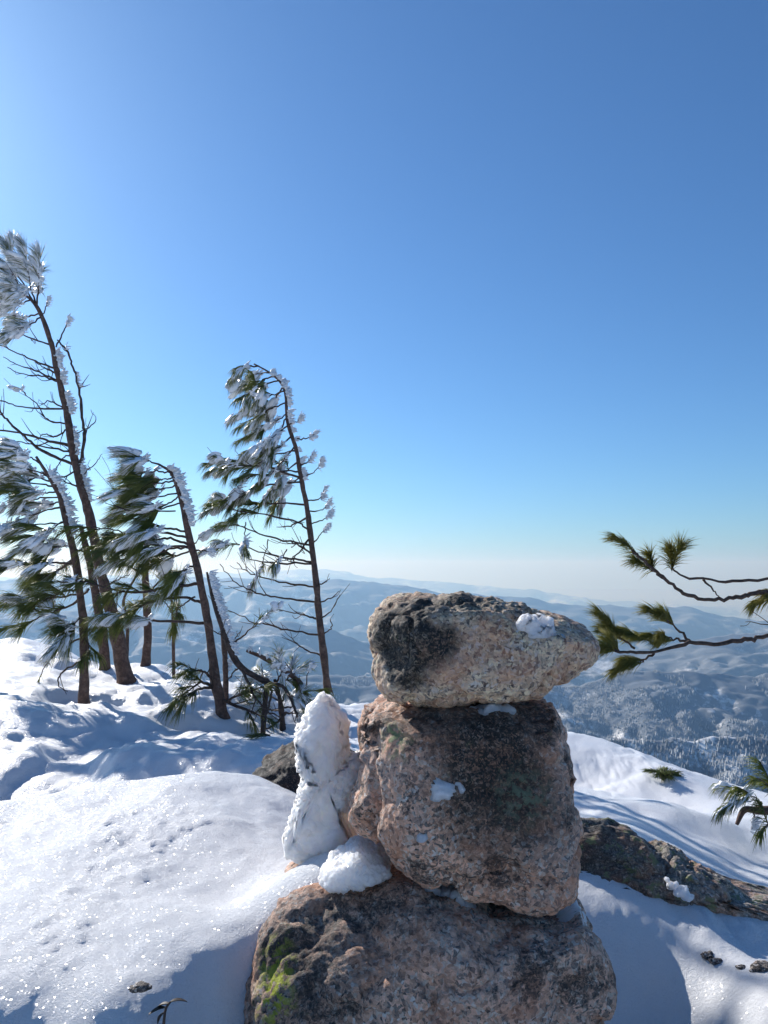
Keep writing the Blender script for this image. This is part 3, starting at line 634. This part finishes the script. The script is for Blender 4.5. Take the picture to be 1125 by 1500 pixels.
E.trunk_rime(.62, .98, 26, .045)
I_ = Pine('dark twin stem directly behind the curved pine', [(331, 1020, 6), (330, 970, 5.5), (326, 920, 4.5), (318, 880, 3)], 4.0, name='pine_sapling'); I_.branch([(328, 950), (345, 935), (352, 925)], 2.5, dead=2); I_.trunk_rime(.3, 1, 14, .035)

# --- G: pine with dense icy crown and bare lower limbs
G = Pine('slender pine with a dense icy crown and bare side branches behind the snow chunk', [(489, 1044, 9), (479, 1000, 7.6), (472, 942, 7), (465, 872, 6.4), (457, 800, 5.8), (449, 740, 5.2), (442, 706, 4.6), (434, 659, 3.9), (421, 617, 3.2), (419, 585, 2.6), (413, 563, 2.2), (395, 546, 1.8), (372, 533, 1.4)], 4.0)
for pts in [[(380, 537), (365, 536), (356, 540)], [(395, 546), (375, 548), (358, 558)], [(408, 558), (385, 565), (362, 578)], [(416, 572), (390, 582), (365, 598)], [(419, 590), (395, 600), (368, 615)], [(420, 608), (398, 620), (370, 636)], [(424, 622), (400, 640), (375, 655)], [(428, 640), (405, 660), (378, 680)],
            [(433, 655), (410, 680), (385, 705)], [(434, 662), (400, 665), (360, 675), (330, 685)], [(436, 678), (415, 695), (395, 722)], [(400, 552), (385, 556), (370, 562)], [(414, 566), (398, 590), (380, 610)], [(422, 612), (405, 640), (392, 668)], [(436, 690), (400, 690), (365, 700), (345, 720)], [(440, 700), (420, 715), (405, 740)]]:
    G.branch(pts, 2.6, tufts=5, ice=.65, n=105, L=.095, wind=.35, droop=1.0, spread=.6, start=.2, snow=1, icew=1.0)
for pts in [[(436, 700), (395, 685), (360, 683), (325, 680)], [(443, 738), (408, 737), (372, 739), (340, 735)], [(452, 775), (434, 765), (387, 753), (350, 749), (325, 742)], [(438, 706), (395, 710), (360, 725), (330, 738)]]:
    G.branch(pts, 3.4, tufts=5, ice=.5, n=95, L=.10, wind=.6, droop=.8, start=.45, dead=4)
for pts in [[(449, 796), (397, 787), (350, 770), (325, 775)], [(451, 823), (419, 817), (379, 808), (342, 796), (318, 800)]]: G.branch(pts, 3.2, tufts=3, ice=.4, n=60, L=.09, wind=.5, droop=.8, start=.6, dead=6)
for pts in [[(453, 830), (389, 824), (356, 815)], [(454, 859), (419, 854), (368, 840), (347, 824)], [(458, 879), (409, 875), (377, 868), (347, 854), (322, 826)], [(463, 905), (441, 900), (409, 894)], [(463, 928), (419, 923), (391, 914), (372, 912), (326, 889)], [(472, 959), (446, 951), (426, 933)], [(452, 812), (430, 795), (410, 790)], [(446, 760), (425, 770), (405, 772)], [(449, 790), (437, 810), (425, 822)]]:
    G.branch(pts, 3.2, dead=6)
for k, pts in enumerate([[(393, 790), (388, 815), (378, 838)], [(420, 805), (412, 815), (405, 822)], [(360, 765), (358, 785), (360, 800)]]): G.branch(pts, 2, tufts=2, ice=.7, n=60, L=.08, wind=.0, droop=1.2)
for pts in [[(466, 856), (476, 853), (483, 847)], [(468, 882), (485, 876), (497, 866)], [(471, 904), (487, 893), (498, 871)], [(474, 928), (486, 919), (484, 907)]]: G.branch(pts, 2.4, dead=1)
for pts in [[(457, 796), (470, 783), (480, 770)], [(455, 768), (475, 760), (491, 742)], [(450, 734), (468, 730), (476, 715)], [(446, 700), (462, 690), (471, 673)], [(436, 645), (450, 642), (461, 636)], [(424, 620), (434, 618), (440, 611)], [(440, 680), (452, 676), (458, 665)], [(452, 750), (470, 748), (482, 735)]]: G.branch(pts, 2.4, snow=6)
G.trunk_rime(.5, .95, 30, .035)

# --- right: limbs of a pine that stands beyond the frame
J = Pine('pine reaching two bare-barked limbs with needle ends toward the top stone', [(1420, 1330, 26), (1400, 1150, 22), (1385, 980, 19), (1370, 850, 16), (1350, 700, 12), (1335, 600, 6)], 2.7)
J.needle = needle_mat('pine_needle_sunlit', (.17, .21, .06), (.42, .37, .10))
J.branch([(1380, 860), (1250, 862), (1125, 868), (1092, 872), (1054, 878), (1009, 872), (974, 849), (948, 826), (926, 806)], 8, dy=-.1, tufts=1, n=320, L=.075, sl=.75, nw=.0022, wind=.2, droop=.25, spread=.5, start=.94, mat=TWIG, tipr=.45)
J.branch([(1375, 838), (1250, 843), (1125, 849), (1052, 851), (996, 842), (984, 826)], 6, dy=-.1, tufts=2, n=300, L=.075, sl=.75, nw=.0022, wind=.2, droop=.4, start=.9)
J.branch([(1030, 849), (1043, 863), (1057, 877)], 3.6, dy=0)
J.branch([(975, 850), (960, 838), (948, 832)], 3, dy=-.02, tufts=2, n=280, L=.072, sl=.75, nw=.0022, wind=.2, droop=.4)
J.branch([(1385, 925), (1250, 925), (1125, 933), (1092, 937), (1052, 943), (1012, 943), (958, 954), (920, 955), (892, 953)], 8.5, dy=-.1, tufts=3, n=300, L=.075, sl=.75, nw=.0022, wind=.2, droop=.2, start=.9, tipr=.4)
for pts, d in [([(1014, 942), (988, 917), (968, 902)], .3), ([(930, 950), (910, 934), (895, 920)], .25), ([(964, 948), (947, 937), (925, 930)], .3), ([(958, 957), (944, 966), (930, 975)], .6), ([(1010, 942), (985, 935), (965, 932)], .3)]:
    J.branch(pts, 4, dy=-.02, tufts=3, n=300, L=.075, sl=.75, nw=.0022, wind=.2, droop=d, start=.3, spread=.5)
J.branch([(1190, 866), (1150, 874), (1120, 880)], 3, dy=0, tufts=3, n=220, L=.07, sl=.4, wind=.2, droop=.7); J.branch([(1200, 925), (1140, 916), (1092, 911)], 3, dy=0, dead=2)
# low dwarf pine poking from the snow on the right
K = Pine('low pine branch with drooping snowy needles poking from the snow above the outcrop', [(1240, 1240, 12), (1190, 1195, 10), (1140, 1188, 8), (1108, 1187, 7), (1090, 1187, 6), (1079, 1208, 3)], 2.6, name='dwarf_pine', cat='shrub')
K.branch([(1118, 1186), (1112, 1172), (1096, 1165), (1086, 1172)], 3, dy=-.03, tufts=3, ice=.5, n=110, L=.085, wind=.5, droop=1.2)
K.branch([(1104, 1190), (1106, 1203), (1101, 1215)], 3, dy=0, snow=4); K.branch([(1135, 1190), (1128, 1205), (1122, 1212)], 3, tufts=2, n=80, L=.07, droop=.9, wind=.3); K.branch([(1160, 1185), (1140, 1160), (1124, 1150)], 3, tufts=3, n=80, L=.07, droop=.6)

# --- dead wood in front of the middle trees
H = Pine('bent dead sapling with ice along its arching stem', [(385, 1068, 5), (388, 1030, 5), (391, 1000, 5.5), (384, 996, 6), (352, 976, 6), (335, 946, 5.4), (319, 900, 4.4), (309, 865, 3), (303, 838, 2)], 3.6, name='dead_sapling', cat='dead tree', trunk_mat=TWIG)
H.branch([(391, 1000), (414, 1006), (430, 1034), (436, 1050)], 7, dead=3); H.branch([(337, 947), (360, 928), (386, 906)], 3.4, tufts=2, n=40, L=.05, wind=0, ice=.5); H.branch([(352, 977), (342, 985), (332, 1000)], 3, dead=2); H.branch([(386, 1000), (384, 985), (383, 972)], 2.4); H.branch([(335, 946), (322, 930), (300, 915)], 2.4, dead=2)
H.branch([(384, 1000), (398, 1010), (392, 1040), (386, 1066)], 5); H.branch([(352, 980), (380, 1030), (412, 1052)], 4.5, dead=5)
g = Geo()
for k in range(26): rime_feather(g, H.pth[int(len(H.pth)*(.58+.4*rng.random()))]+np.array([.012, 0, 0]), .04, .012, (.3, -.1, 0), 2)
tag(g.build('rime_ice', RIME, H.root, False), kind='stuff')
Lg = Pine('frosted fallen pine stem leaning behind the snow chunk', [(462, 1040, 8), (440, 1003, 7), (407, 976, 5), (385, 963, 4), (361, 953, 2.5)], 3.8, name='fallen_log', cat='log')
Lg.branch([(440, 1003), (428, 985), (418, 970)], 2.4, dead=3); Lg.branch([(452, 1015), (450, 990), (453, 975)], 2, snow=2); Lg.branch([(415, 980), (405, 965), (400, 955)], 2, dead=2)
g = Geo()
for k in range(14): rime_feather(g, Lg.pth[int(len(Lg.pth)*(.3+.7*rng.random()))]+np.array([0, -.005, .006]), .025, .008, (0, 0, .2), 1)
tag(g.build('rime_ice', RIME, Lg.root, False), kind='stuff')
Bs = Pine('tangled icy dwarf pine among the dead branches', [(415, 1062, 6), (412, 1040, 5), (408, 1015, 4), (402, 995, 3)], 3.75, name='dwarf_pine', cat='shrub', trunk_mat=TWIG)
for pts in [[(410, 1030), (425, 1020), (445, 1015)], [(410, 1035), (430, 1035), (450, 1030)], [(408, 1020), (395, 1000), (385, 990)], [(408, 1015), (420, 995), (432, 985)], [(412, 1045), (432, 1045), (448, 1050)], [(408, 1025), (385, 1015), (365, 1010)], [(405, 1000), (412, 985), (410, 975)], [(411, 1040), (395, 1040), (372, 1030)]]:
    Bs.branch(pts, 3, tufts=3, ice=.7, n=70, L=.085, wind=.1, droop=.3, dead=3)
Bs.branch([(425, 1045), (400, 1062), (380, 1072)], 5, dy=-.1, dead=2)

# ------------------------------------------------------------------ small things in the snow
def sprig(name, pts, Y, label, n, L, cat='twig'):
    base = P(*pts[0], Y); z = gz(base[0], base[1]); off = np.array([0, 0, z+.006-base[2]]) if abs(z-base[2]) < .2 else np.zeros(3)
    t = thing(name, tuple(base+off), label, cat); pp = [P(*q, Y) for q in pts]
    for q in pp: q[2] = gz(q[0], q[1])+.012
    st = smooth_path(pp, 4)
    g = Geo(); g.add(*tube(st, np.linspace(.004, .002, len(st)), 6)); g.build('stem', TWIG, t)
    g = Geo(); g.add(*needles(st, n, L, .002, 0, .5, .25)); tag(g.build('needle_tuft', NEEDLE2, t, False), kind='stuff'); return t
sprig('pine_sprig', [(396, 1070), (386, 1080), (372, 1096)], 2.95, 'loose dark pine sprig lying on the shaded snow above the buried boulder', 60, .06)
sb = P(972, 1128, 3.55); sb[2] = gz(sb[0], sb[1])-.01
sh = thing('low_shrub', tuple(sb), 'low creeping evergreen shrub alone on the open snow slope', 'shrub')
for k in range(11):
    a = rng.random()*6.28; l = .05+.07*rng.random(); e = sb+np.array([math.cos(a)*l*1.3, math.sin(a)*l*.6, .02+.02*rng.random()]); st = smooth_path([sb, (sb+e)/2+np.array([0, 0, .018]), e], 4)
    g = Geo(); g.add(*tube(st, np.linspace(.005, .002, len(st)), 6)); bo = g.build('stem', TWIG, sh)
    g = Geo(); g.add(*needles(st, 60, .035, .003, 0, .9, .2)); tag(g.build('needle_tuft', NEEDLE2, bo, False), kind='stuff')
def leaf_mesh(L, wd, curl):
    u = np.linspace(0, 1, 7); V = []
    for k in u:
        h = wd*math.sin(math.pi*min(1, k*.93+.05))**.8
        for s in (-1, 0, 1): V.append([k*L, s*h, -curl*k*k*L+abs(s)*h*.5])
    V = np.array(V); n0 = len(V); V = np.concatenate([V, V-np.array([0, 0, .0009])]); f = []
    for i in range(6):
        for j in range(2):
            a = i*3+j; f += [[a, a+3, a+4, a+1], [a+n0, a+1+n0, a+4+n0, a+3+n0]]
        f += [[i*3, i*3+n0, (i+1)*3+n0, (i+1)*3], [i*3+2, (i+1)*3+2, (i+1)*3+2+n0, i*3+2+n0]]
    return V, np.array(f)
lb = P(238, 1498, .995)
lt = thing('leaf_sprig', tuple(lb), 'small dry brown leaf sprig sticking out of the snow mound', 'twig')
st = smooth_path([lb+np.array([0, .0, -.03]), lb+np.array([.004, -.004, .015]), lb+np.array([.012, -.01, .03])], 4)
g = Geo(); g.add(*tube(st, np.linspace(.0022, .0012, len(st)), 6)); g.build('stem', TWIG, lt)
lv, lf = leaf_mesh(.020, .0032, .35); lme = mesh_from('leaf', lv, lf, LEAF)
for k, (rz, ry, h) in enumerate([(2.8, .1, .9), (3.6, -.2, .7), (2.6, .6, .5), (.5, -.1, 1.0)]):
    o = link('leaf', lme, lt, tuple(np.array(st[int(h*(len(st)-1))])-lb)); o.rotation_euler = (0, ry, rz)
gp = granite('granite_pebble', 2.2, (.07, .06, .055), moss=.2)
for i, (px, py, Y, r, lab) in enumerate([(205, 1446, 1.0, .009, 'dark stone bit peeping from the snow beside the leaf sprig'), (1118, 1395, 1.42, .016, 'dark mossy stone half sunk in snow below the outcrop'), (1036, 1366, 1.5, .010, 'small flat dark stone chip on snow just below the outcrop'),
                                         (1048, 1373, 1.48, .009, 'small dark stone chip next to the flat chip below the outcrop'), (1085, 1388, 1.44, .007, 'tiny dark stone chip on the sunlit snow near the mossy stone')]):
    p = P(px, py, Y); p[2] = gz(p[0], p[1]) if i else p[2]; D, Fc = icos(4); Vv = D*np.array([r*1.3, r, r*.6]); Vv = Vv*(1+.3*fbm(D*1.7+i*9, 3))[:, None]
    tag(link('stone_chip', mesh_from('stone_chip', Vv, Fc, gp), None, tuple(p)), lab, 'stone')

# ------------------------------------------------------------------ air
hz = np.array([[x, y, z] for x in (-45000, 45000) for y in (-12000, 42000) for z in (-1510, 420)], float)
hm = bpy.data.materials.new('valley_haze'); hm.use_nodes = True; ht = hm.node_tree; ht.nodes.remove(ht.nodes['Principled BSDF'])
pv = ht.nodes.new('ShaderNodeVolumePrincipled'); pv.inputs['Color'].default_value = (.36, .63, 1, 1); pv.inputs['Absorption Color'].default_value = (1, 1, 1, 1); pv.inputs['Density'].default_value = 8.5e-5; pv.inputs['Anisotropy'].default_value = .35
ht.links.new(pv.outputs[0], ht.nodes['Material Output'].inputs['Volume'])
hme = mesh_from('haze', hz, np.array([[0, 1, 3, 2], [4, 6, 7, 5], [0, 4, 5, 1], [2, 3, 7, 6], [0, 2, 6, 4], [1, 5, 7, 3]]), hm, False)
tag(link('haze', hme), 'thin blue winter haze filling the valley', 'haze', kind='stuff')
